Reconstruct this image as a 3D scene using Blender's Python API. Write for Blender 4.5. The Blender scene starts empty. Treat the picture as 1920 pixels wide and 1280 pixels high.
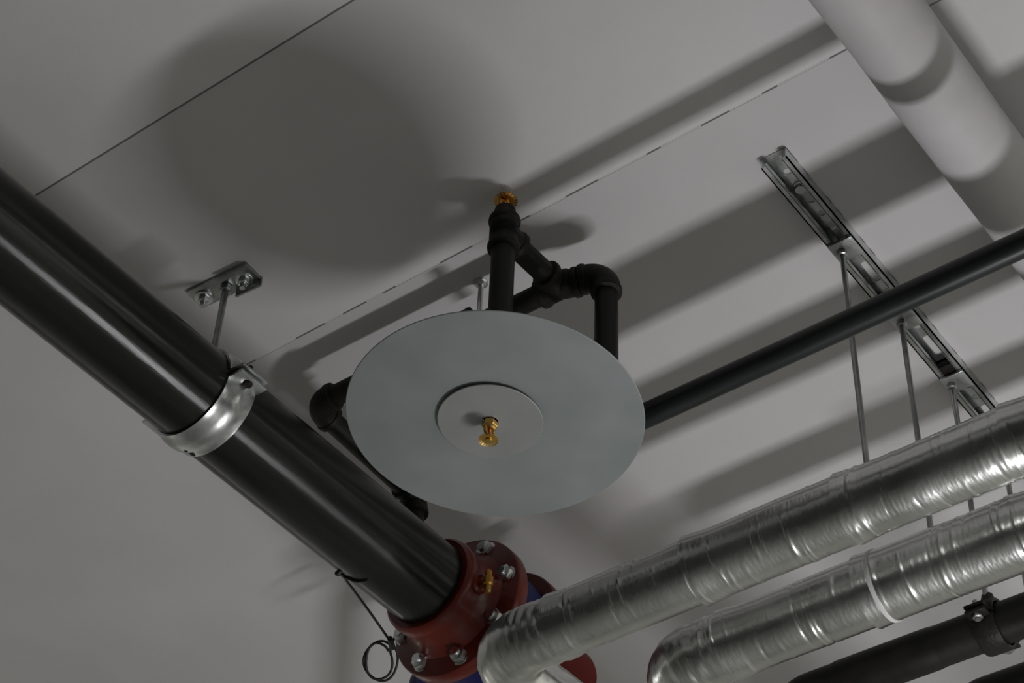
import bpy, bmesh, math, random
from mathutils import Vector, Matrix, noise
random.seed(4)
sc = bpy.context.scene
COL = sc.collection

# ------------------------------------------------------------------ camera
CAM = Vector((0, 0, 1.6))
ZC = 3.75                                # underside of the ceiling
cam_d = bpy.data.cameras.new('camera')
cam = bpy.data.objects.new('camera', cam_d)
COL.objects.link(cam)
cam_d.sensor_width = 36.0
cam_d.lens = 3755.8 * 36 / 1920
cam_d.clip_start = 0.05
right = Vector((0.80199552, 0.59638423, 0.03360118))
up = -Vector((-0.39523483, 0.57199314, -0.71875815))
back = -Vector((-0.44787567, 0.56316046, 0.69444775))
m = Matrix.Identity(4)
for i, v in enumerate((right, up, back)):
    for j in range(3):
        m[j][i] = v[j]
m.translation = CAM
cam.matrix_world = m
sc.camera = cam

# ------------------------------------------------------------------ light
wd = bpy.data.worlds.new('world'); sc.world = wd; wd.use_nodes = True
wd.node_tree.nodes['Background'].inputs[0].default_value = (1, 1, 1, 1)
wd.node_tree.nodes['Background'].inputs[1].default_value = 0.0

def area(name, loc, rot, sx, sy, power, col):
    d = bpy.data.lights.new(name, 'AREA'); d.shape = 'RECTANGLE'
    d.size = sx; d.size_y = sy; d.energy = power; d.color = col
    o = bpy.data.objects.new(name, d); COL.objects.link(o)
    o.location = loc; o.rotation_euler = rot
    return o
# tubular work lamp on the floor stand, throwing its light up at the ceiling
area('work_lamp', (-0.58, 2.10, ZC - 1.77), (math.pi, 0, 0), 0.50, 0.07, 11.0, (1.0, 0.98, 1.0))
# unseen lamps added as fill: bounce off floor and walls lifts the ceiling shadows
area('fill_light', (-3.9, 3.2, ZC - 0.25), (0, 0, 0), 1.3, 0.2, 18.0, (1.0, 0.985, 0.92))
area('fill_light', (1.3, 2.6, ZC - 0.25), (0, 0, 0), 1.3, 0.2, 135.0, (1.0, 0.985, 0.92))

vs = sc.view_settings
vs.view_transform = 'Standard'; vs.look = 'None'; vs.gamma = 1.0; vs.use_curve_mapping = False
vs.exposure = 0.0

# ------------------------------------------------------------------ materials
def nodes(name):
    mt = bpy.data.materials.new(name); mt.use_nodes = True
    nt = mt.node_tree
    return mt, nt, nt.nodes['Principled BSDF']

def mat(name, c1, c2=None, rough=0.5, rough2=None, metal=0.0, scale=8.0, detail=4.0, bump=0.0, bscale=60.0,
        stretch=(1, 1, 1), lo=0.35, hi=0.65, coat=0.0, spec=0.5):
    mt, nt, b = nodes(name)
    b.inputs['Metallic'].default_value = metal
    b.inputs['Roughness'].default_value = rough
    b.inputs['Specular IOR Level'].default_value = spec
    b.inputs['Coat Weight'].default_value = coat
    b.inputs['Base Color'].default_value = (*c1, 1)
    tc = nt.nodes.new('ShaderNodeTexCoord')
    mp = nt.nodes.new('ShaderNodeMapping'); mp.inputs['Scale'].default_value = stretch
    nt.links.new(tc.outputs['Object'], mp.inputs[0])
    if c2:
        n = nt.nodes.new('ShaderNodeTexNoise'); n.inputs['Scale'].default_value = scale; n.inputs['Detail'].default_value = detail
        nt.links.new(mp.outputs[0], n.inputs['Vector'])
        r = nt.nodes.new('ShaderNodeValToRGB')
        r.color_ramp.elements[0].position = lo; r.color_ramp.elements[1].position = hi
        r.color_ramp.elements[0].color = (*c1, 1); r.color_ramp.elements[1].color = (*c2, 1)
        nt.links.new(n.outputs['Fac'], r.inputs[0]); nt.links.new(r.outputs[0], b.inputs['Base Color'])
        if rough2 is not None:
            mr = nt.nodes.new('ShaderNodeMapRange')
            mr.inputs['From Min'].default_value = lo; mr.inputs['From Max'].default_value = hi
            mr.inputs['To Min'].default_value = rough; mr.inputs['To Max'].default_value = rough2
            nt.links.new(n.outputs['Fac'], mr.inputs['Value']); nt.links.new(mr.outputs[0], b.inputs['Roughness'])
    if bump:
        n2 = nt.nodes.new('ShaderNodeTexNoise'); n2.inputs['Scale'].default_value = bscale; n2.inputs['Detail'].default_value = 5
        nt.links.new(mp.outputs[0], n2.inputs['Vector'])
        bp = nt.nodes.new('ShaderNodeBump'); bp.inputs['Strength'].default_value = bump; bp.inputs['Distance'].default_value = 0.004
        nt.links.new(n2.outputs['Fac'], bp.inputs['Height']); nt.links.new(bp.outputs[0], b.inputs['Normal'])
    return mt

M_CEIL = mat('white_ceiling_paint', (0.66, 0.652, 0.655), (0.72, 0.71, 0.715), 0.85, scale=3.0, bump=0.06, bscale=140, spec=0.2)
M_FILL = mat('joint_filler', (0.64, 0.63, 0.63), rough=0.9, spec=0.2)
M_GAP = mat('ceiling_backing', (0.10, 0.095, 0.09), rough=0.95, spec=0.1)
M_WALL = mat('wall_paint', (0.50, 0.50, 0.48), (0.56, 0.56, 0.54), 0.8, scale=2.0, spec=0.2)
M_WALLD = mat('dark_wall', (0.10, 0.10, 0.095), (0.13, 0.13, 0.125), 0.8, scale=2.0, spec=0.2)
M_FLOOR = mat('concrete_floor', (0.27, 0.27, 0.27), (0.34, 0.34, 0.34), 0.75, scale=2.5, spec=0.3)
M_MAIN = mat('black_steel', (0.004, 0.005, 0.004), (0.013, 0.014, 0.013), 0.20, 0.27, 0.0, scale=6, stretch=(6, 0.6, 6), bump=0.03, bscale=50, spec=0.38)
_nt = M_MAIN.node_tree; _b = _nt.nodes['Principled BSDF']
_tg = _nt.nodes.new('ShaderNodeTangent'); _tg.direction_type = 'RADIAL'; _tg.axis = 'Y'
_nt.links.new(_tg.outputs[0], _b.inputs['Tangent'])
_b.inputs['Anisotropic'].default_value = 0.85; _b.inputs['Anisotropic Rotation'].default_value = 0.25
M_BLACK = mat('black_pipe_paint', (0.006, 0.006, 0.005), (0.012, 0.011, 0.010), 0.45, 0.55, scale=20, bump=0.08, bscale=120, spec=0.25)
M_IRON = mat('malleable_iron', (0.006, 0.0055, 0.005), (0.013, 0.011, 0.009), 0.5, 0.6, scale=40, bump=0.25, bscale=160, spec=0.25)
M_THIN = mat('dark_grey_pipe_paint', (0.008, 0.011, 0.010), (0.015, 0.018, 0.018), 0.36, 0.42, scale=12, stretch=(0.5, 5, 5), spec=0.4)
M_GALV = mat('galvanised_steel', (0.50, 0.52, 0.52), (0.68, 0.70, 0.70), 0.24, 0.36, 1.0, scale=30, bump=0.05, bscale=90)
M_ROD = mat('zinc_plated_rod', (0.30, 0.32, 0.31), (0.42, 0.43, 0.42), 0.35, metal=1.0, scale=60)
M_DISC = mat('galvanised_sheet', (0.225, 0.252, 0.252), (0.27, 0.292, 0.294), 0.55, 0.65, 0.25, scale=9, bump=0.03, bscale=80)
M_DISC2 = mat('brushed_sheet', (0.275, 0.285, 0.283), (0.30, 0.31, 0.308), 0.5, 0.58, 0.3, scale=14)
M_BRASS = mat('brass', (0.62, 0.38, 0.10), (0.72, 0.48, 0.16), 0.25, 0.33, 1.0, scale=40)
M_BRASSO = mat('aged_brass', (0.50, 0.25, 0.05), (0.62, 0.36, 0.10), 0.3, 0.4, 1.0, scale=60)
M_BULB = mat('red_glass_bulb', (0.5, 0.06, 0.01), rough=0.1, coat=0.5)
M_RED = mat('red_enamel', (0.095, 0.007, 0.003), (0.14, 0.013, 0.004), 0.32, 0.4, scale=14, bump=0.12, bscale=60, coat=0.15, spec=0.35)
M_REDM = mat('red_cap_paint', (0.15, 0.008, 0.005), (0.18, 0.010, 0.006), 0.55, scale=14, spec=0.25)
M_BLUE = mat('blue_enamel', (0.008, 0.010, 0.075), (0.012, 0.014, 0.10), 0.5, scale=20, spec=0.25)
M_WHITE = mat('white_pipe_jacket', (0.53, 0.52, 0.525), (0.60, 0.59, 0.60), 0.6, scale=9, bump=0.10, bscale=20, spec=0.3)
M_CABLE = mat('black_cable', (0.012, 0.012, 0.010), rough=0.45)
M_HOLE = mat('hole_shade', (0.006, 0.006, 0.006), rough=0.8)  # near-black that paints the shade inside the clamp holes
M_TAPE = mat('pale_tape', (0.55, 0.55, 0.54), (0.62, 0.62, 0.61), 0.45, scale=30)

def foil():
    mt, nt, b = nodes('aluminium_foil')
    b.inputs['Metallic'].default_value = 1.0
    tc = nt.nodes.new('ShaderNodeTexCoord')
    n = nt.nodes.new('ShaderNodeTexNoise'); n.inputs['Scale'].default_value = 14; n.inputs['Detail'].default_value = 3
    nt.links.new(tc.outputs['Object'], n.inputs['Vector'])
    r = nt.nodes.new('ShaderNodeValToRGB')
    r.color_ramp.elements[0].position = .3; r.color_ramp.elements[1].position = .7
    r.color_ramp.elements[0].color = (.60, .61, .59, 1); r.color_ramp.elements[1].color = (.72, .73, .71, 1)
    nt.links.new(n.outputs['Fac'], r.inputs[0]); nt.links.new(r.outputs[0], b.inputs['Base Color'])
    mr = nt.nodes.new('ShaderNodeMapRange')
    mr.inputs['To Min'].default_value = 0.17; mr.inputs['To Max'].default_value = 0.36
    nt.links.new(n.outputs['Fac'], mr.inputs['Value']); nt.links.new(mr.outputs[0], b.inputs['Roughness'])
    # crinkles: fine voronoi facets and longer folds
    v = nt.nodes.new('ShaderNodeTexVoronoi'); v.inputs['Scale'].default_value = 90
    mp = nt.nodes.new('ShaderNodeMapping'); mp.inputs['Scale'].default_value = (2.2, 0.8, 0.8)
    nt.links.new(tc.outputs['Object'], mp.inputs[0]); nt.links.new(mp.outputs[0], v.inputs['Vector'])
    n2 = nt.nodes.new('ShaderNodeTexNoise'); n2.inputs['Scale'].default_value = 60; n2.inputs['Detail'].default_value = 4
    nt.links.new(mp.outputs[0], n2.inputs['Vector'])
    add = nt.nodes.new('ShaderNodeMath'); add.operation = 'ADD'
    nt.links.new(v.outputs['Distance'], add.inputs[0]); nt.links.new(n2.outputs['Fac'], add.inputs[1])
    bp = nt.nodes.new('ShaderNodeBump'); bp.inputs['Strength'].default_value = 0.12; bp.inputs['Distance'].default_value = 0.002
    nt.links.new(add.outputs[0], bp.inputs['Height']); nt.links.new(bp.outputs[0], b.inputs['Normal'])
    return mt
M_FOIL = foil()

# ------------------------------------------------------------------ mesh helpers
def frame(d):
    d = Vector(d).normalized()
    a = Vector((0, 0, 1)) if abs(d.z) < 0.9 else Vector((1, 0, 0))
    u = d.cross(a).normalized()
    return u, d.cross(u).normalized(), d

class MB:
    def __init__(s):
        s.v = []; s.f = []
    def tube(s, path, rad, seg=24, cap=True, disp=None):
        path = [Vector(p) for p in path]
        n = len(path)
        if not isinstance(rad, (list, tuple)): rad = [rad] * n
        t0 = (path[1] - path[0]).normalized()
        u, w, _ = frame(t0)
        base = len(s.v); prev = t0
        for i, p in enumerate(path):
            if i == 0: t = t0
            elif i == n - 1: t = (path[i] - path[i - 1]).normalized()
            else: t = ((path[i] - path[i - 1]).normalized() + (path[i + 1] - path[i]).normalized()).normalized()
            q = prev.rotation_difference(t); u = q @ u; w = q @ w; prev = t
            for k in range(seg):
                a = 2 * math.pi * k / seg
                d = u * math.cos(a) + w * math.sin(a)
                r = rad[i]
                if disp: r += disp(p + d * r, i, a)
                s.v.append(p + d * r)
        for i in range(n - 1):
            for k in range(seg):
                k2 = (k + 1) % seg
                s.f.append((base + i * seg + k, base + i * seg + k2, base + (i + 1) * seg + k2, base + (i + 1) * seg + k))
        if cap:
            s.f.append(tuple(base + k for k in reversed(range(seg))))
            s.f.append(tuple(base + (n - 1) * seg + k for k in range(seg)))
        return s
    def lathe(s, origin, axis, prof, seg=32, a0=0.0, a1=2 * math.pi, ref=None, closed=False):
        """prof: (radius, distance along the axis)"""
        u, w, d = frame(axis)
        if ref is not None:
            u = (Vector(ref) - d * Vector(ref).dot(d)).normalized(); w = d.cross(u)
        o = Vector(origin); full = abs(a1 - a0 - 2 * math.pi) < 1e-6
        cols = seg if full else seg + 1
        base = len(s.v); m_ = len(prof)
        for (r, t) in prof:
            for k in range(cols):
                a = a0 + (a1 - a0) * k / seg
                s.v.append(o + d * t + (u * math.cos(a) + w * math.sin(a)) * max(r, 1e-5))
        rng = m_ if closed else m_ - 1
        for i in range(rng):
            i2 = (i + 1) % m_
            for k in range(seg):
                k2 = (k + 1) % cols
                s.f.append((base + i * cols + k, base + i * cols + k2, base + i2 * cols + k2, base + i2 * cols + k))
        if closed and not full:
            s.f.append(tuple(base + i * cols for i in range(m_)))
            s.f.append(tuple(base + i * cols + cols - 1 for i in reversed(range(m_))))
        elif full and not closed:
            s.f.append(tuple(base + k for k in reversed(range(seg))))
            s.f.append(tuple(base + (m_ - 1) * cols + k for k in range(seg)))
        return s
    def box(s, c, half, axes=None, bev=0.0):
        c = Vector(c)
        ax = [Vector(a) for a in axes] if axes else [Vector((1, 0, 0)), Vector((0, 1, 0)), Vector((0, 0, 1))]
        if bev:
            bm = bmesh.new(); bmesh.ops.create_cube(bm, size=2)
            for v in bm.verts: v.co = Vector((v.co.x * half[0], v.co.y * half[1], v.co.z * half[2]))
            bmesh.ops.bevel(bm, geom=bm.edges[:], offset=bev, segments=2, affect='EDGES', profile=0.5)
            b0 = len(s.v)
            bm.verts.index_update()
            for v in bm.verts: s.v.append(c + ax[0] * v.co.x + ax[1] * v.co.y + ax[2] * v.co.z)
            for f in bm.faces: s.f.append(tuple(b0 + v.index for v in f.verts))
            bm.free(); return s
        b0 = len(s.v)
        for sx in (-1, 1):
            for sy in (-1, 1):
                for sz in (-1, 1):
                    s.v.append(c + ax[0] * sx * half[0] + ax[1] * sy * half[1] + ax[2] * sz * half[2])
        for f in ((0, 1, 3, 2), (4, 6, 7, 5), (0, 4, 5, 1), (2, 3, 7, 6), (0, 2, 6, 4), (1, 5, 7, 3)):
            s.f.append(tuple(b0 + i for i in f))
        return s
    def hexa(s, c, axis, r, h, seg=6, ch=0.15):
        """hexagonal prism with chamfered ends, centred on c"""
        return s.lathe(c, axis, [(r * (1 - ch), -h / 2), (r, -h / 2 + r * ch * .6), (r, h / 2 - r * ch * .6), (r * (1 - ch), h / 2)], seg)
    def build(s, name, material, parent=None, loc=None, angle=35):
        org = parent_world(parent) if parent else Vector(loc or (0, 0, 0))
        me = bpy.data.meshes.new(name)
        me.from_pydata([v - org for v in s.v], [], s.f)
        bm = bmesh.new(); bm.from_mesh(me)
        bmesh.ops.recalc_face_normals(bm, faces=bm.faces[:]); bm.to_mesh(me); bm.free()
        me.materials.append(material)
        me.shade_smooth(); me.set_sharp_from_angle(angle=math.radians(angle))
        o = bpy.data.objects.new(name, me); COL.objects.link(o)
        if parent: o.parent = parent
        else: o.location = org
        return o

def parent_world(p):
    v = Vector(p.location)
    return v + (parent_world(p.parent) if p.parent else Vector())

def tag(o, label, cat, group=None):
    o['label'] = label; o['category'] = cat
    if group: o['group'] = group
    return o

def thing(name, loc, label, cat, group=None):
    o = bpy.data.objects.new(name, None); o.empty_display_size = 0.05
    COL.objects.link(o); o.location = loc
    return tag(o, label, cat, group)

def arc(p, d1, d2, R, n=10):
    p, d1, d2 = Vector(p), Vector(d1).normalized(), Vector(d2).normalized()
    c = p - d1 * R + d2 * R
    return [c + d1 * R * math.sin(t) - d2 * R * math.cos(t) for t in (math.pi / 2 * i / n for i in range(n + 1))]

def collar(mb, at, d, r, w):
    """thick rounded band of a threaded fitting, running from `at` along d"""
    mb.lathe(at, d, [(r * .9, -w * .1), (r, w * .1), (r * 1.03, w * .45), (r, w * .9), (r * .9, w)], 28)

def elbow(mb, p, d1, d2, r, R):
    pts = arc(p, d1, d2, R, 12)
    mb.tube(pts, r, 28)
    collar(mb, Vector(p) - Vector(d1).normalized() * R, -Vector(d1), r * 1.08, r * .5)
    collar(mb, Vector(p) + Vector(d2).normalized() * R, Vector(d2), r * 1.08, r * .5)

def tee(mb, p, dirs, r, L):
    p = Vector(p)
    mb.lathe(p, dirs[0], [(r * .9, -r), (r, -r * .6), (r, r * .6), (r * .9, r)], 28)
    for d in dirs:
        d = Vector(d).normalized()
        mb.tube([p, p + d * L], r, 28)
        collar(mb, p + d * L, d, r * 1.08, r * .5)

def at(x, y, h): return Vector((x, y, ZC - h))
X, Y, Z = Vector((1, 0, 0)), Vector((0, 1, 0)), Vector((0, 0, 1))

# ------------------------------------------------------------------ room shell
X0, X1, Y0, Y1 = -5.0, 3.0, -3.0, 4.5
def struct(o): o['kind'] = 'structure'; return o
ceil = struct(MB().box(((X0 + X1) / 2, (Y0 + Y1) / 2, ZC + .07), ((X1 - X0) / 2, (Y1 - Y0) / 2, .05)).build('ceiling', M_GAP))
J1, J2, G = 1.105, 1.5478, 0.0013
XS = -1.88                               # panels to the left of the main pipe run the other way
def panel(xa, xb, ya, yb):
    MB().box(((xa + xb) / 2, (ya + yb) / 2, ZC + .0098), ((xb - xa) / 2, (yb - ya) / 2, .0098), bev=.0009).build('ceiling_panel', M_CEIL, ceil)
panel(X0, XS - G, Y0, Y1)
for (a, b) in ((Y0, J1 - G), (J1 + G, J2 - G * .9), (J2 + G * .9, Y1)):
    panel(XS + G, X1, a, b)
# the second joint is mostly filled and painted over: it shows only as broken dashes
xx = XS + .02
while xx < 1.0:
    L = random.uniform(.02, .09); gap = random.uniform(.02, .07)
    MB().box((xx + L / 2, J2, ZC + .0056 + random.uniform(0, .0006)), (L / 2, G * .88, .0055)).build('joint_filler', M_FILL, ceil)
    xx += L + gap
struct(MB().box(((X0 + X1) / 2, (Y0 + Y1) / 2, -.05), ((X1 - X0) / 2, (Y1 - Y0) / 2, .05)).build('floor', M_FLOOR))
hh = ZC / 2
struct(MB().box((X0 - .05, (Y0 + Y1) / 2, hh), (.05, (Y1 - Y0) / 2 + .1, hh)).build('wall_left', M_WALL))
struct(MB().box((X1 + .05, (Y0 + Y1) / 2, hh), (.05, (Y1 - Y0) / 2 + .1, hh)).build('wall_right', M_WALL))
struct(MB().box(((X0 + X1) / 2, Y0 - .05, hh), ((X1 - X0) / 2, .05, hh)).build('wall_back', M_WALLD))
struct(MB().box(((X0 + X1) / 2, Y1 + .05, hh), ((X1 - X0) / 2, .05, hh)).build('wall_front', M_WALL))

# ------------------------------------------------------------------ main pipe
MX, MH, MR = -1.666, .243, .0705
MAIN_END = 1.95
pts = [at(MX, Y0 + (MAIN_END - Y0) * i / 60, MH) for i in range(61)]
tag(MB().tube(pts, MR, 64).build('main_pipe', M_MAIN, loc=at(MX, Y0, MH)),
    'thick black steel pipe running diagonally down from the left edge to the red flange', 'pipe')

# hanger of the main pipe: ceiling bracket, rod and two-piece clamp
CY = 1.397
c0 = at(MX, CY, MH)
hg = thing('pipe_hanger', at(MX, CY, 0), 'galvanised pipe clamp gripping the thick black pipe and hung from the ceiling on a rod', 'pipe hanger')
def strap(a0, a1):
    # band with a raised rolled rib down its middle
    w = .027; r = MR + .0006
    prof = [(r, -w), (r, w), (r + .0035, w), (r + .0035, w * .62), (r + .0075, w * .36), (r + .0085, 0), (r + .0075, -w * .36), (r + .0035, -w * .62), (r + .0035, -w)]
    return MB().lathe(c0, Y, prof, 40, a0, a1, ref=X, closed=True)
# angles measured from +X about +Y: positive turns downwards
lo = strap(math.radians(6), math.radians(170))
hi_ = strap(math.radians(190), math.radians(354))
for s in (1, -1):
    e = c0 + X * s * (MR + .011)
    lo.box(e + X * s * .002 + Z * -.0062, (.0145, .026, .0022), bev=.0016)
    hi_.box(e + X * s * .002 + Z * .0062, (.0145, .026, .0022), bev=.0016)
lo_o = lo.build('clamp_half', M_GALV, hg); hi_.build('clamp_half', M_GALV, hg)
for s in (1, -1):
    e = c0 + X * s * (MR + .014)
    b = MB(); b.tube([e + Z * .024, e - Z * .0095], .004, 12); b.lathe(e - Z * .0084, -Z, [(.0075, 0), (.007, .0025), (.004, .004)], 18); b.hexa(e + Z * .012, Z, .0085, .007)
    b.build('clamp_bolt', M_IRON, hg)
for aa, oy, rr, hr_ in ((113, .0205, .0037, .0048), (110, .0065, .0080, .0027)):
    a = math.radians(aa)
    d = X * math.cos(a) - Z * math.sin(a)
    MB().lathe(c0 + d * (MR + rr) + Y * oy, d, [(hr_, 0), (hr_, .0008)], 18).build('clamp_hole_shade', M_HOLE, lo_o)  # thin dark disc on the strap: hole's shade put into colour, nothing cut
rb = MB(); rb.tube([at(MX, CY, .004), at(MX, CY, MH - MR - .004)], .0052, 14); rb.build('threaded_rod', M_ROD, hg)
nb = MB(); nb.hexa(at(MX, CY, MH - MR - .014), Z, .012, .018); nb.build('rod_boss', M_GALV, hg)
pb = MB()
ca, sa = math.cos(math.radians(4)), math.sin(math.radians(4))
ax = (Vector((ca, sa, 0)), Vector((-sa, ca, 0)), Z)
pb.box(at(MX - .004, CY - .001, .003), (.058, .020, .003), ax, bev=.001)
for s in (1, -1): pb.box(at(MX + .03, CY + s * .0185, .010), (.024, .0015, .009), ax)
pb.build('ceiling_bracket', M_ROD, hg)
nb = MB(); nb.hexa(at(MX, CY, .012), Z, .0095, .010); nb.build('rod_nut', M_ROD, hg)
for dx, dy in ((-.044, -.002), (.032, .004)):
    b = MB(); b.lathe(at(MX + dx, CY + dy, .0062), -Z, [(.0145, 0), (.0145, .0016), (.0135, .0022)], 24)
    b.hexa(at(MX + dx, CY + dy, .0125), Z, .009, .009); b.tube([at(MX + dx, CY + dy, .012), at(MX + dx, CY + dy, .026)], .0045, 12)
    b.build('anchor_bolt', M_GALV, hg)

# ------------------------------------------------------------------ branch pipework
HA, PR = .09, .0168
FR = PR * 1.24
tee2 = at(-1.2092, 1.4912, HA)
tee1 = at(-1.205, 1.6165, HA)
e1 = at(-1.1372, 1.6393, HA)
elL = at(-1.6640, 1.6120, HA)
HT = .39
e3 = at(-1.1372, 1.6393, HT)
drop = at(-1.672, 1.872, HA)
br = thing('branch_pipe', at(-1.672, 1.872, MH - MR), 'black branch pipework of elbows and tees looping above the round grey plate', 'pipe')
def pipe(a, b, name='pipe', m_=M_BLACK, r=PR):
    return MB().tube([a, (Vector(a) + Vector(b)) / 2, b], r, 28).build(name, m_, br)
d_ab = (tee1 - elL).normalized()
d_te = (e1 - tee1).normalized()
d_t12 = (tee2 - tee1).normalized()
DC = at(-1.2018, 1.4835, .445)           # centre of the round plate
d_ris = (DC - tee2).normalized()
pipe(elL + d_ab * .02, tee1 - d_ab * .02)
pipe(tee1 + d_te * .02, e1 - d_te * .02)
pipe(tee1 + d_t12 * .02, tee2 - d_t12 * .02)
pipe(tee2 + d_ris * .02, DC - d_ris * .004)
pipe(e1 - Z * .02, e3 + Z * .02)
pipe(elL + Y * .02, drop - Y * .02)
pipe(drop - Z * .02, at(-1.672, 1.872, MH - MR + .004))
b = MB(); elbow(b, e1 + Z * .003, d_te, -Z, FR, .029); b.build('elbow', M_IRON, br)
b = MB(); elbow(b, e3, -Z, X, FR, .026); b.build('elbow', M_IRON, br)
dB = (drop - elL).normalized()
b = MB(); elbow(b, elL, -d_ab, (dB + d_ab * -dB.dot(d_ab)).normalized(), FR, .030); b.build('elbow', M_IRON, br)
b = MB(); elbow(b, drop, dB, -Z, FR, .026); b.build('elbow', M_IRON, br)
b = MB(); tee(b, tee1, [-d_ab, d_te, d_t12], FR, .022); b.build('tee', M_IRON, br)
b = MB(); tee(b, tee2, [-d_ris, d_ris, -d_t12], FR, .022); b.build('tee', M_IRON, br)
b = MB(); b.lathe(tee2 - d_ris * .022, -d_ris, [(FR * .95, 0), (FR * .95, .012), (PR * .92, .020), (PR * .9, .030)], 28); b.build('reducer', M_IRON, br)
b = MB(); b.lathe(at(-1.672, 1.872, MH - MR + .004), Z, [(.030, -.012), (.030, -.002), (.024, .010), (.021, .022)], 28); b.build('outlet_boss', M_IRON, br)

# long thin branch line going right
b = MB(); b.tube([e3 + X * .030 + (X * (X1 - e3.x - .03)) * t for t in (0, .1, .25, .5, .75, 1)], PR * 1.0, 32)
tag(b.build('branch_line', M_THIN, loc=e3), 'thin dark grey pipe running right from behind the round plate, across the slotted rail', 'pipe')

# small hanger of the branch arm
hx, hy = -1.3486, 1.6185
hr = elL + d_ab * ((hx - elL.x) / d_ab.x)
h2 = thing('pipe_hanger', at(hr.x, hr.y, 0), 'small hanger with short pale rod above the top rim of the round plate', 'pipe hanger')
b = MB(); b.lathe(hr, d_ab, [(PR + .0005, -.010), (PR + .0005, .010), (PR + .003, .010), (PR + .003, -.010)], 32, closed=True)
for s in (1, -1):
    sd = d_ab.cross(Z).normalized() * s
    b.box(hr + sd * (PR + .010), (.0085, .010, .005), (sd, d_ab, Z), bev=.0015)
b.build('clamp_ring', M_IRON, h2)
for s in (1, -1):
    sd = d_ab.cross(Z).normalized() * s
    q = MB(); q.tube([hr + sd * (PR + .012) + Z * .010, hr + sd * (PR + .012) - Z * .010], .0035, 10); q.build('clamp_bolt', M_ROD, h2)
b = MB(); b.tube([at(hr.x, hr.y, .002), hr + Z * (PR + .002)], .0042, 12); b.build('threaded_rod', M_GALV, h2)
b = MB(); b.lathe(at(hr.x, hr.y, 0), -Z, [(.011, 0), (.011, .002), (.008, .003), (.0065, .008)], 20); b.build('ceiling_anchor', M_GALV, h2)

# ------------------------------------------------------------------ round plate
tilt = math.radians(1.8)
ra = Vector((-.6, .8, 0))
RT = Matrix.Rotation(tilt, 3, ra)
if (RT @ Vector((.8, .6, 0))).z > 0: RT = Matrix.Rotation(-tilt, 3, ra)
nrm = (RT @ Z + Vector((-.63, .78, 0)) * .021).normalized()
DR = .1915
pl = thing('heat_shield', DC, 'large round grey metal plate under the black pipework with a smaller centre disc', 'plate')
b = MB(); b.lathe(DC, -nrm, [(.019, -.0006), (DR - .0008, -.0006), (DR, 0), (DR, .0008), (DR - .0008, .0014), (.019, .0014)], 128, closed=True)
b.build('plate', M_DISC, pl)
off = Vector((-.8, -.6, 0)) * .0055
pc = DC + off
b = MB(); b.lathe(pc, -nrm, [(.0105, .0050), (.0672, .0050), (.068, .0054), (.068, .0062), (.0672, .0068), (.0105, .0068)], 96, closed=True)
b.build('cover_disc', M_DISC2, pl, angle=25)
b = MB(); b.lathe(DC, -nrm, [(.030, -.004), (.034, -.002), (.034, .004), (.030, .0050), (.018, .0050), (.018, -.004)], 40, closed=True); b.build('spacer', M_GALV, pl)

# ------------------------------------------------------------------ sprinklers
def sprinkler(base, d, label, mm, hang, s=1.0, sl=None):
    base = Vector(base); d = Vector(d).normalized(); q = sl or s
    t = thing('pendent_sprinkler' if hang else 'upright_sprinkler', base, label, 'sprinkler')
    b = MB(); b.lathe(base, d, [(.0070 * s, -.012 * q), (.0070 * s, .002 * q)], 20)
    b.lathe(base, d, [(.0085 * s, .001 * q), (.0102 * s, .0025 * q), (.0102 * s, .0095 * q), (.0085 * s, .011 * q)], 6)
    b.lathe(base, d, [(.0082 * s, .011 * q), (.0080 * s, .014 * q), (.0060 * s, .0165 * q)], 20)
    b.build('body', mm, t)
    u, w, _ = frame(d)
    f = MB()
    for sg in (1, -1):
        P_ = [base + d * (.013 * q) + u * sg * .0068 * s, base + d * (.019 * q) + u * sg * .0088 * s, base + d * (.025 * q) + u * sg * .0080 * s,
              base + d * (.030 * q) + u * sg * .0035 * s, base + d * (.032 * q)]
        f.tube(P_, [.0022 * s, .0021 * s, .0021 * s, .0022 * s, .0026 * s], 10)
    f.lathe(base, d, [(.0032 * s, .029 * q), (.0044 * s, .031 * q), (.0044 * s, .0345 * q)], 14)
    f.build('frame_arm', mm, t)
    g = MB(); g.lathe(base, d, [(.0012 * s, .0155 * q), (.0022 * s, .018 * q), (.0024 * s, .026 * q), (.0014 * s, .0295 * q)], 12); g.build('glass_bulb', M_BULB, t)
    e = MB()
    n = 20; R1, R2 = .0126 * s, .0092 * s
    # toothed deflector with a dished centre
    for k in range(n):
        a0_, a1_ = 2 * math.pi * (k + .14) / n, 2 * math.pi * (k + .86) / n
        vs_ = []
        for r_, tt in ((R2 * .95, .0345 * q), (R1, .0362 * q)):
            for a in (a0_, a1_):
                for dt in (0, .0012 * q): vs_.append(base + d * (tt + dt) + (u * math.cos(a) + w * math.sin(a)) * r_)
        b0 = len(e.v); e.v += vs_
        for qf in ((0, 1, 3, 2), (4, 6, 7, 5), (0, 2, 6, 4), (1, 5, 7, 3), (0, 4, 5, 1), (2, 3, 7, 6)): e.f.append(tuple(b0 + i for i in qf))
    e.lathe(base, d, [(.003 * s, .0340 * q), (R2, .0345 * q), (R2, .0358 * q), (.0045 * s, .0362 * q), (.004 * s, .0385 * q)], 40)
    e.build('deflector', mm, t)
sprinkler(DC + off - nrm * .0062, -nrm, 'small brass sprinkler head sticking down from the centre of the round grey plate', M_BRASS, True, 1.02, .86)
sprinkler(tee2 - d_ris * .046, -d_ris, 'orange brass sprinkler head pointing up on top of the black pipework', M_BRASSO, False, 1.36, .74)

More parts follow.
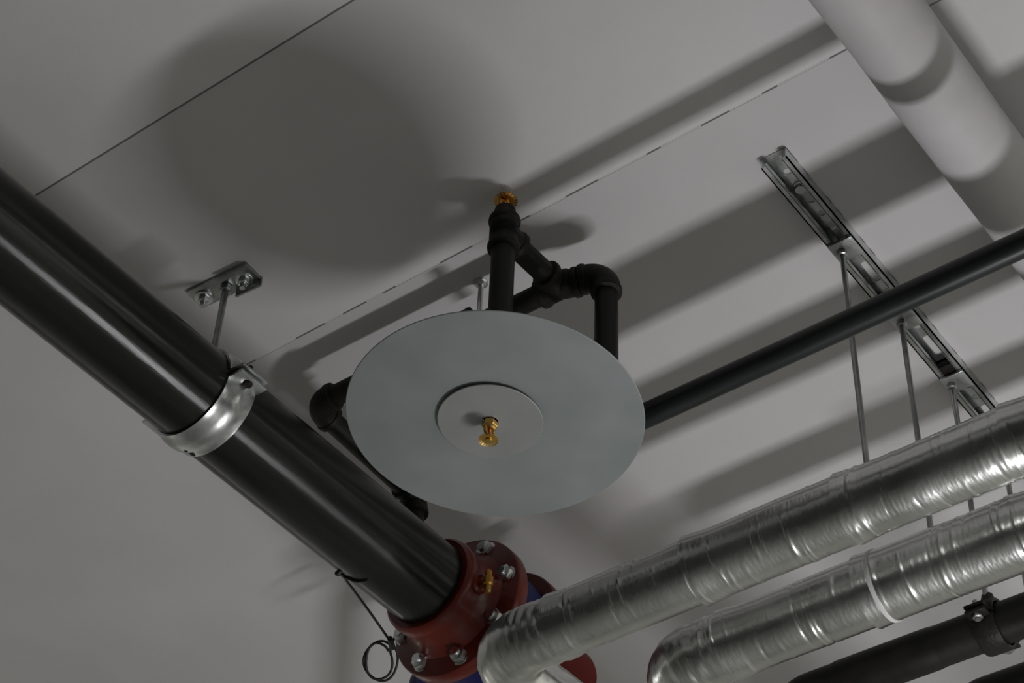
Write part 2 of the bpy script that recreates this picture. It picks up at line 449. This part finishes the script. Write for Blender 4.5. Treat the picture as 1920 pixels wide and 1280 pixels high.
# ------------------------------------------------------------------ flanges and valve on the main pipe
def am(y): return Vector((MX, y, ZC - MH))
def bolt_ring(parent, y, r, first, mm, sgn):
    for k in range(8):
        a = math.radians(first + 45 * k)
        p = am(y) + X * r * math.cos(a) + Z * r * math.sin(a)
        q = MB(); q.lathe(p, Y * sgn, [(.0165, 0), (.0165, .003), (.0155, .0035)], 24)
        q.hexa(p + Y * sgn * .0085, Y, .0145, .011, ch=.12); q.tube([p + Y * sgn * .010, p + Y * sgn * .020], .0078, 14)
        q.build('flange_bolt', mm, parent)
fa = thing('flange_adapter', am(1.90), 'red flange adapter gripping the lower end of the thick black pipe', 'flange')
b = MB(); b.lathe(am(0), Y, [(.0712, 1.908), (.080, 1.908), (.0845, 1.913), (.086, 1.922), (.084, 1.933), (.084, 1.945), (.088, 1.962), (.097, 1.975), (.1235, 1.983), (.1255, 1.986), (.1255, 2.006), (.1235, 2.009), (.0712, 2.009)], 72, closed=True)
fh = b.build('flange_hub', M_RED, fa)
bolt_ring(fa, 1.9835, .1035, 10, M_GALV, -1)
# brass drain cock standing out of the hub on the right side
dd = (X * math.cos(math.radians(-12)) + Z * math.sin(math.radians(-12)))
p = am(1.937) + dd * .082
b = MB(); b.lathe(p, dd, [(.017, -.006), (.017, .004), (.013, .008)], 24); b.build('drain_boss', M_RED, fa)
dk = MB(); dk.hexa(p + dd * .012, dd, .0085, .010); dk.lathe(p + dd * .021, Z, [(.004, -.022), (.0055, -.020), (.0055, -.008), (.0085, -.006), (.0085, .006), (.0055, .008), (.0055, .019), (.004, .021)], 18)
dk.build('drain_cock', M_BRASSO, fa)
va = thing('valve', am(2.048), 'blue valve body clamped between two red flanges', 'valve')
b = MB(); b.lathe(am(0), Y, [(.072, 2.0095), (.098, 2.0095), (.105, 2.015), (.106, 2.025), (.106, 2.071), (.105, 2.081), (.098, 2.0865), (.072, 2.0865)], 64, closed=True)
b.lathe(am(2.048) + Z * .100, Z, [(.022, 0), (.022, .030), (.030, .032), (.030, .038)], 28)
b.build('valve_body', M_BLUE, va)
lv = (at(-2.15, 2.47, .25) - at(-1.785, 2.058, .25)).normalized()
p0 = at(-1.785, 2.058, .25)
b = MB(); b.tube([p0, p0 + lv * .05, p0 + lv * .07, p0 + lv * .40], [.018, .018, .024, .024], 20); b.build('shadow_lever', M_BLUE, va)  # unseen lever, added for the stripe of shadow it casts on the ceiling
f2 = thing('flange', am(2.10), 'second red flange beyond the blue valve, its pipe stub showing below the foil pipe', 'flange')
b = MB(); b.lathe(am(0), Y, [(.0712, 2.087), (.1235, 2.087), (.1255, 2.090), (.1255, 2.110), (.1235, 2.113), (.097, 2.121), (.084, 2.136), (.0712, 2.136)], 72, closed=True); b.build('flange_hub', M_RED, f2)
bolt_ring(f2, 2.1125, .1035, 10, M_GALV, 1)
b = MB(); b.lathe(am(0), Y, [(.0705, 2.136), (.0760, 2.136), (.0765, 2.262), (.0745, 2.268), (.060, 2.272), (.0705, 2.272)][:4] + [(.060, 2.272), (.0, 2.274)], 56); b.build('pipe_stub', M_REDM, f2)

# ------------------------------------------------------------------ foil pipes
FH = .48
def foil_disp(seed, amp, wr, n_fold, xa, xb, c=None):
    """slow dents, fine creases and a scatter of short raised folds running around the pipe"""
    rnd = random.Random(int(seed * 31) + 5)
    folds = []
    for _ in range(n_fold):
        x0 = rnd.uniform(xa, xb)
        folds.append((x0, rnd.uniform(.0012, .0028), rnd.uniform(.0005, .0015) * rnd.choice((1, 1, -1)), rnd.uniform(0, 2 * math.pi), rnd.uniform(.25, .9), rnd.uniform(-.006, .006)))
    def f(p, i, a):
        v = noise.noise(p * 14 + Vector((seed, 0, 0))) * amp
        v += noise.noise(Vector((p.x * 85, p.y * 38, p.z * 38)) + Vector((0, seed, 0))) * wr
        for (x0, w_, h_, a_, aw, sk) in folds:
            da = (a - a_ + math.pi) % (2 * math.pi) - math.pi
            dx = p.x - x0 - sk * da
            if abs(dx) < 3 * w_ and abs(da) < aw * 2:
                v += h_ * math.exp(-(dx / w_) ** 2 - (da / aw) ** 2)
        return v
    return f
def foil_pipe(name, y, r, xe, seams, label, seed, bands):
    t = thing(name, at(xe, y, FH), label, 'pipe', 'foil wrapped pipes')
    # elbow: comes along -X, turns to +Y
    pe = at(xe, y, FH)
    Re = r * 1.25
    x_e = seams[0]
    path = [Vector((x, y, ZC - FH)) for x in [x_e - (x_e - (xe + Re)) * k / 40 for k in range(41)]]
    path += arc(pe, -X, Y, Re, 40)[1:]
    yy = pe.y + Re
    path += [Vector((xe, yy + .012 * k, ZC - FH)) for k in range(1, 12)]
    path += [Vector((xe, yy + .14 + (Y1 - yy - .14) * k / 8, ZC - FH)) for k in range(9)]
    b = MB(); b.tube(path, r * 1.02, 72, disp=foil_disp(seed, .0016, .0016, 34, xe - r, x_e)); b.build('foil_elbow', M_FOIL, t, angle=60)
    xs = seams + [X1 - .001]
    for j in range(len(xs) - 1):
        a, c = xs[j], xs[j + 1]
        n = max(8, int((c - a) / .0016)) if a < -.6 else max(10, int((c - a) / .01))
        P_ = [Vector((a - .004 + (c - a + .004) * k / n, y, ZC - FH)) for k in range(n + 1)]
        jr = r + random.uniform(-.0008, .0012)
        rad = [jr + .0030 * max(0, 1 - (k * (c - a) / n) / .035) for k in range(n + 1)]
        q = MB(); q.tube(P_, rad, 72, disp=foil_disp(seed + 7 * j, .0008, .00012, 26 if a < -.6 else 0, a, c)); q.build('foil_section', M_FOIL, t, angle=60)
    for (bx, bw) in bands:
        q = MB(); q.lathe(Vector((bx, y, ZC - FH)), X, [(r + .0005, -bw), (r + .0032, -bw), (r + .0036, 0), (r + .0032, bw), (r + .0005, bw)], 56); q.build('tape_band', M_TAPE, t)
foil_pipe('foil_pipe', 1.855, .0465, -1.482, [-1.362, -1.132, -.899, -.662, -.43, -.2, .3, 1.2],
          'silver foil wrapped pipe nearer the round plate, with a crumpled elbow below the red flange', 3.0, [])
foil_pipe('foil_pipe', 2.0255, .0490, -1.300, [-1.186, -.966, -.739, -.51, -.28, .3, 1.2],
          'silver foil wrapped pipe beside the lower black pipe, with a pale tape band', 11.0, [(-.945, .0030)])

# ------------------------------------------------------------------ lower black pipes
for (yb, r, xe, nm, lab) in ((2.192, .0300, -1.205, 'black_pipe', 'black pipe in the lower right corner held by a wide clamp below the foil pipes'),
                             (2.342, .0300, -1.00, 'black_pipe', 'black pipe only just showing in the bottom right corner of the picture')):
    P_ = [Vector((X1 - .001, yb, ZC - FH)), Vector((0, yb, ZC - FH)), Vector((xe + .3, yb, ZC - FH))]
    P_ += arc(at(xe, yb, FH), -X, Y, .050, 12) + [Vector((xe, Y1 - .001, ZC - FH))]
    b = MB(); b.tube(P_, r, 40)
    if yb < 2.3: b.lathe(at(-.955, yb, FH), -X, [(r * .98, -.012), (r * 1.035, .004), (r * 1.04, .020), (r * 1.04, .15), (r * .98, .16)], 40)
    tag(b.build(nm, M_BLACK, loc=at(xe, yb, FH)), lab, 'pipe', 'black pipes below the foil pipes')
kx, ky, kr = -.868, 2.192, .0324
kc = at(kx, ky, FH)
pcz = thing('pipe_clamp', kc, 'dark wide clamp around the lower black pipe, hung on a short rod', 'pipe clamp')
def half(a0, a1):
    return MB().lathe(kc, X, [(kr + .0004, -.018), (kr + .0004, .018), (kr + .0045, .018), (kr + .006, .014), (kr + .006, -.014), (kr + .0045, -.018)], 30, a0, a1, ref=Y, closed=True)
hA, hB = half(math.radians(4), math.radians(176)), half(math.radians(184), math.radians(356))
for s in (1, -1):
    hA.box(kc + Y * s * (kr + .013) + Z * .0045, (.015, .011, .0026), bev=.0012)
    hB.box(kc + Y * s * (kr + .013) - Z * .0045, (.015, .011, .0026), bev=.0012)
hA.build('clamp_half', M_IRON, pcz); hB.build('clamp_half', M_IRON, pcz)
for s in (1, -1):
    q = MB(); q.tube([kc + Y * s * (kr + .014) + Z * .016, kc + Y * s * (kr + .014) - Z * .016], .0042, 12); q.hexa(kc + Y * s * (kr + .014) - Z * .0105, Z, .008, .006); q.build('clamp_bolt', M_ROD, pcz)
q = MB(); q.lathe(kc + Z * (kr + .004), Z, [(.013, 0), (.013, .004), (.010, .010), (.008, .018)], 20); q.build('rod_boss', M_IRON, pcz)

# ------------------------------------------------------------------ slotted rail with rods
SX, SA, SB = -.859, 1.647, 2.62
SD, SW = .021, .0205
st = thing('strut_channel', at(SX, SA, 0), 'slotted steel rail fixed to the ceiling with thin rods hanging from it', 'rail')
ch = MB()
def slab(xa, xb, ya, yb, ha, hb): ch.box(at((xa + xb) / 2, (ya + yb) / 2, (ha + hb) / 2), ((xb - xa) / 2, (yb - ya) / 2, (hb - ha) / 2))
for s in (1, -1):
    xa = SX + s * (SW - .001)
    slab(xa - .001, xa + .001, SA, SB, .0004, SD)                                 # side walls
    slab(SX + s * SW - (.0085 if s > 0 else 0), SX + s * SW + (.0085 if s < 0 else 0), SA, SB, SD - .002, SD)   # lips
    xl = SX + s * (SW - .0085)
    slab(xl - .001, xl + .001, SA, SB, SD - .007, SD)                             # returned lip edges
# web with slots and round holes, built as a plate of strips around each opening
def web(y0, y1, hw, round_n):
    """one opening from y0 to y1 of half width hw, in the full-width web strip"""
    yc = (y0 + y1) / 2; n = 10
    rim = []
    for k in range(n + 1):
        a = -math.pi / 2 + math.pi * k / n
        rim.append((SX + hw * math.sin(a) * -1, y1 - hw + hw * math.cos(a)))
    for k in range(n + 1):
        a = math.pi / 2 + math.pi * k / n
        rim.append((SX - hw * math.sin(a), y0 + hw + hw * math.cos(a)))
    return rim
opens = []
k = 0
yy = 1.6645
slots = [1.639 + .095 * k for k in range(11)]
for yv in slots:
    opens.append((yv - .0235, yv + .0235, .0062)); opens.append((yv + .0475 - .006, yv + .0475 + .006, .006))
opens = [o for o in opens if o[0] > SA + .004 and o[1] < SB - .004]
cur = SA
for (a, b_, hw) in sorted(opens):
    slab(SX - SW, SX + SW, cur, a - .001, .0004, .0024)
    # plate around the opening: outer rectangle joined to the rounded rim
    n = 24
    outer, inner = [], []
    for k in range(n):
        t = 2 * math.pi * k / n
        c_, s_ = math.cos(t), math.sin(t)
        half_l = (b_ - a) / 2; yc = (a + b_) / 2
        inner.append((SX + hw * c_, yc + hw * s_ + (half_l - hw) * (1 if s_ > 1e-6 else -1 if s_ < -1e-6 else 0)))
        m_ = max(abs(c_), abs(s_))
        outer.append((SX + SW * c_ / m_, yc + (half_l + .001) * s_ / m_))
    b0 = len(ch.v)
    for hz in (.0004, .0024):
        for (px, py) in outer: ch.v.append(at(px, py, hz))
        for (px, py) in inner: ch.v.append(at(px, py, hz))
    for k in range(n):
        k2 = (k + 1) % n
        ch.f.append((b0 + k, b0 + k2, b0 + n + k2, b0 + n + k))
        ch.f.append((b0 + 2 * n + k, b0 + 3 * n + k, b0 + 3 * n + k2, b0 + 2 * n + k2))
        ch.f.append((b0 + n + k, b0 + n + k2, b0 + 3 * n + k2, b0 + 3 * n + k))
    cur = b_ + .001
slab(SX - SW, SX + SW, cur, SB, .0004, .0024)
ch.build('channel', M_GALV, st)
def rod(yv, hend, dx=0.0):
    q = MB(); q.box(at(SX, yv, SD + .0025), (.0195, .0195, .0024), bev=.0012); q.build('square_washer', M_GALV, st)
    q = MB(); q.hexa(at(SX + dx, yv, SD + .009), Z, .0078, .0075); q.build('rod_nut', M_ROD, st)
    q = MB(); q.tube([at(SX + dx, yv, .006), at(SX + dx, yv, hend)], .0042, 12); q.build('threaded_rod', M_ROD, st)
rod(1.845, FH - .050, -.006); rod(2.022, FH - .0530, -.006); rod(2.187, FH - .044, -.009); rod(2.345, FH - .030, -.006)
q = MB(); q.box(at(SX, 2.162, .013), (.016, .012, .006), bev=.002); q.build('channel_nut', M_IRON, st)
for yv in (1.72, 2.42):
    q = MB(); q.lathe(at(SX, yv, .0026), -Z, [(.010, 0), (.010, .0015), (.0075, .002), (.0075, .008)], 18); q.build('anchor_bolt', M_GALV, st)

# ------------------------------------------------------------------ white pipe under the ceiling
def wdisp(p, i, a): return noise.noise(p * 9) * .0016
b = MB(); b.tube([at(-.600, Y0 + .001 + (Y1 - Y0 - .002) * k / 150, .080) for k in range(151)], .0565, 48, disp=wdisp)
tag(b.build('white_pipe', M_WHITE, loc=at(-.600, Y0, .080), angle=60), 'white jacketed pipe close under the ceiling in the upper right corner', 'pipe')

# ------------------------------------------------------------------ cable with a coil of slack
def P_at(u, v, h):
    dx, dy = (u - 960) / 3755.8, (v - 640) / 3755.8
    d = right * dx - up * dy - back
    return CAM + d * ((ZC - h - CAM.z) / d.z)
def on_main(u, v):
    """point on the near side of the main pipe along that sight line"""
    best = None
    for k in range(140):
        p = P_at(u, v, .42 - .002 * k)
        dist = math.hypot(p.x - MX, p.z - (ZC - MH))
        if dist <= MR + .0022: return p
        if best is None or dist < best[0]: best = (dist, p)
    return best[1]
cp = [on_main(688, 1088), on_main(668, 1090), on_main(647, 1083), P_at(664, 1107, .275), P_at(694, 1148, .258), P_at(720, 1185, .240), P_at(733, 1204, .240)]
ctr = P_at(714, 1238, .240)
rx, ry = right, up
for k in range(0, 50):
    a = math.radians(62 - k * 15.2)
    r_ = .0285 - .0035 * (k / 50) + .001 * math.sin(k * .9)
    sq = 1.0 if k < 25 else .84
    cp.append(ctr + rx * (r_ * math.cos(a) * sq - (.003 if k > 25 else 0)) + ry * r_ * 1.18 * math.sin(a) + back * .0035 * (k / 25.0))
cp += [P_at(738, 1200, .238), P_at(742, 1188, .236), P_at(752, 1176, .24)]
sm = []
for i in range(len(cp) - 1):
    p0, p1, p2, p3 = cp[max(i - 1, 0)], cp[i], cp[i + 1], cp[min(i + 2, len(cp) - 1)]
    for k in range(5):
        t = k / 5
        sm.append(.5 * ((2 * p1) + (p2 - p0) * t + (2 * p0 - 5 * p1 + 4 * p2 - p3) * t * t + (3 * p1 - p0 - 3 * p2 + p3) * t ** 3))
sm.append(cp[-1])
cb = thing('cable', P_at(735, 1204, .240), 'thin black cable with a small coil of slack hanging beside the red flange', 'cable')
b = MB(); b.tube(sm, .0021, 10); b.build('wire', M_CABLE, cb, angle=60)
b = MB(); b.tube([P_at(731, 1196, .240), P_at(737, 1214, .240)], .0048, 10); b.build('cable_tie', M_CABLE, cb)
pe_ = on_main(635, 1073)
b = MB(); b.lathe(pe_, -X - Z * .4, [(.003, -.006), (.0045, -.002), (.0045, .004), (.0025, .006)], 12); b.build('end_plug', M_CABLE, cb)
b = MB(); b.tube([pe_, (pe_ + cp[2]) / 2, cp[2]], .0021, 10); b.build('wire', M_CABLE, cb)
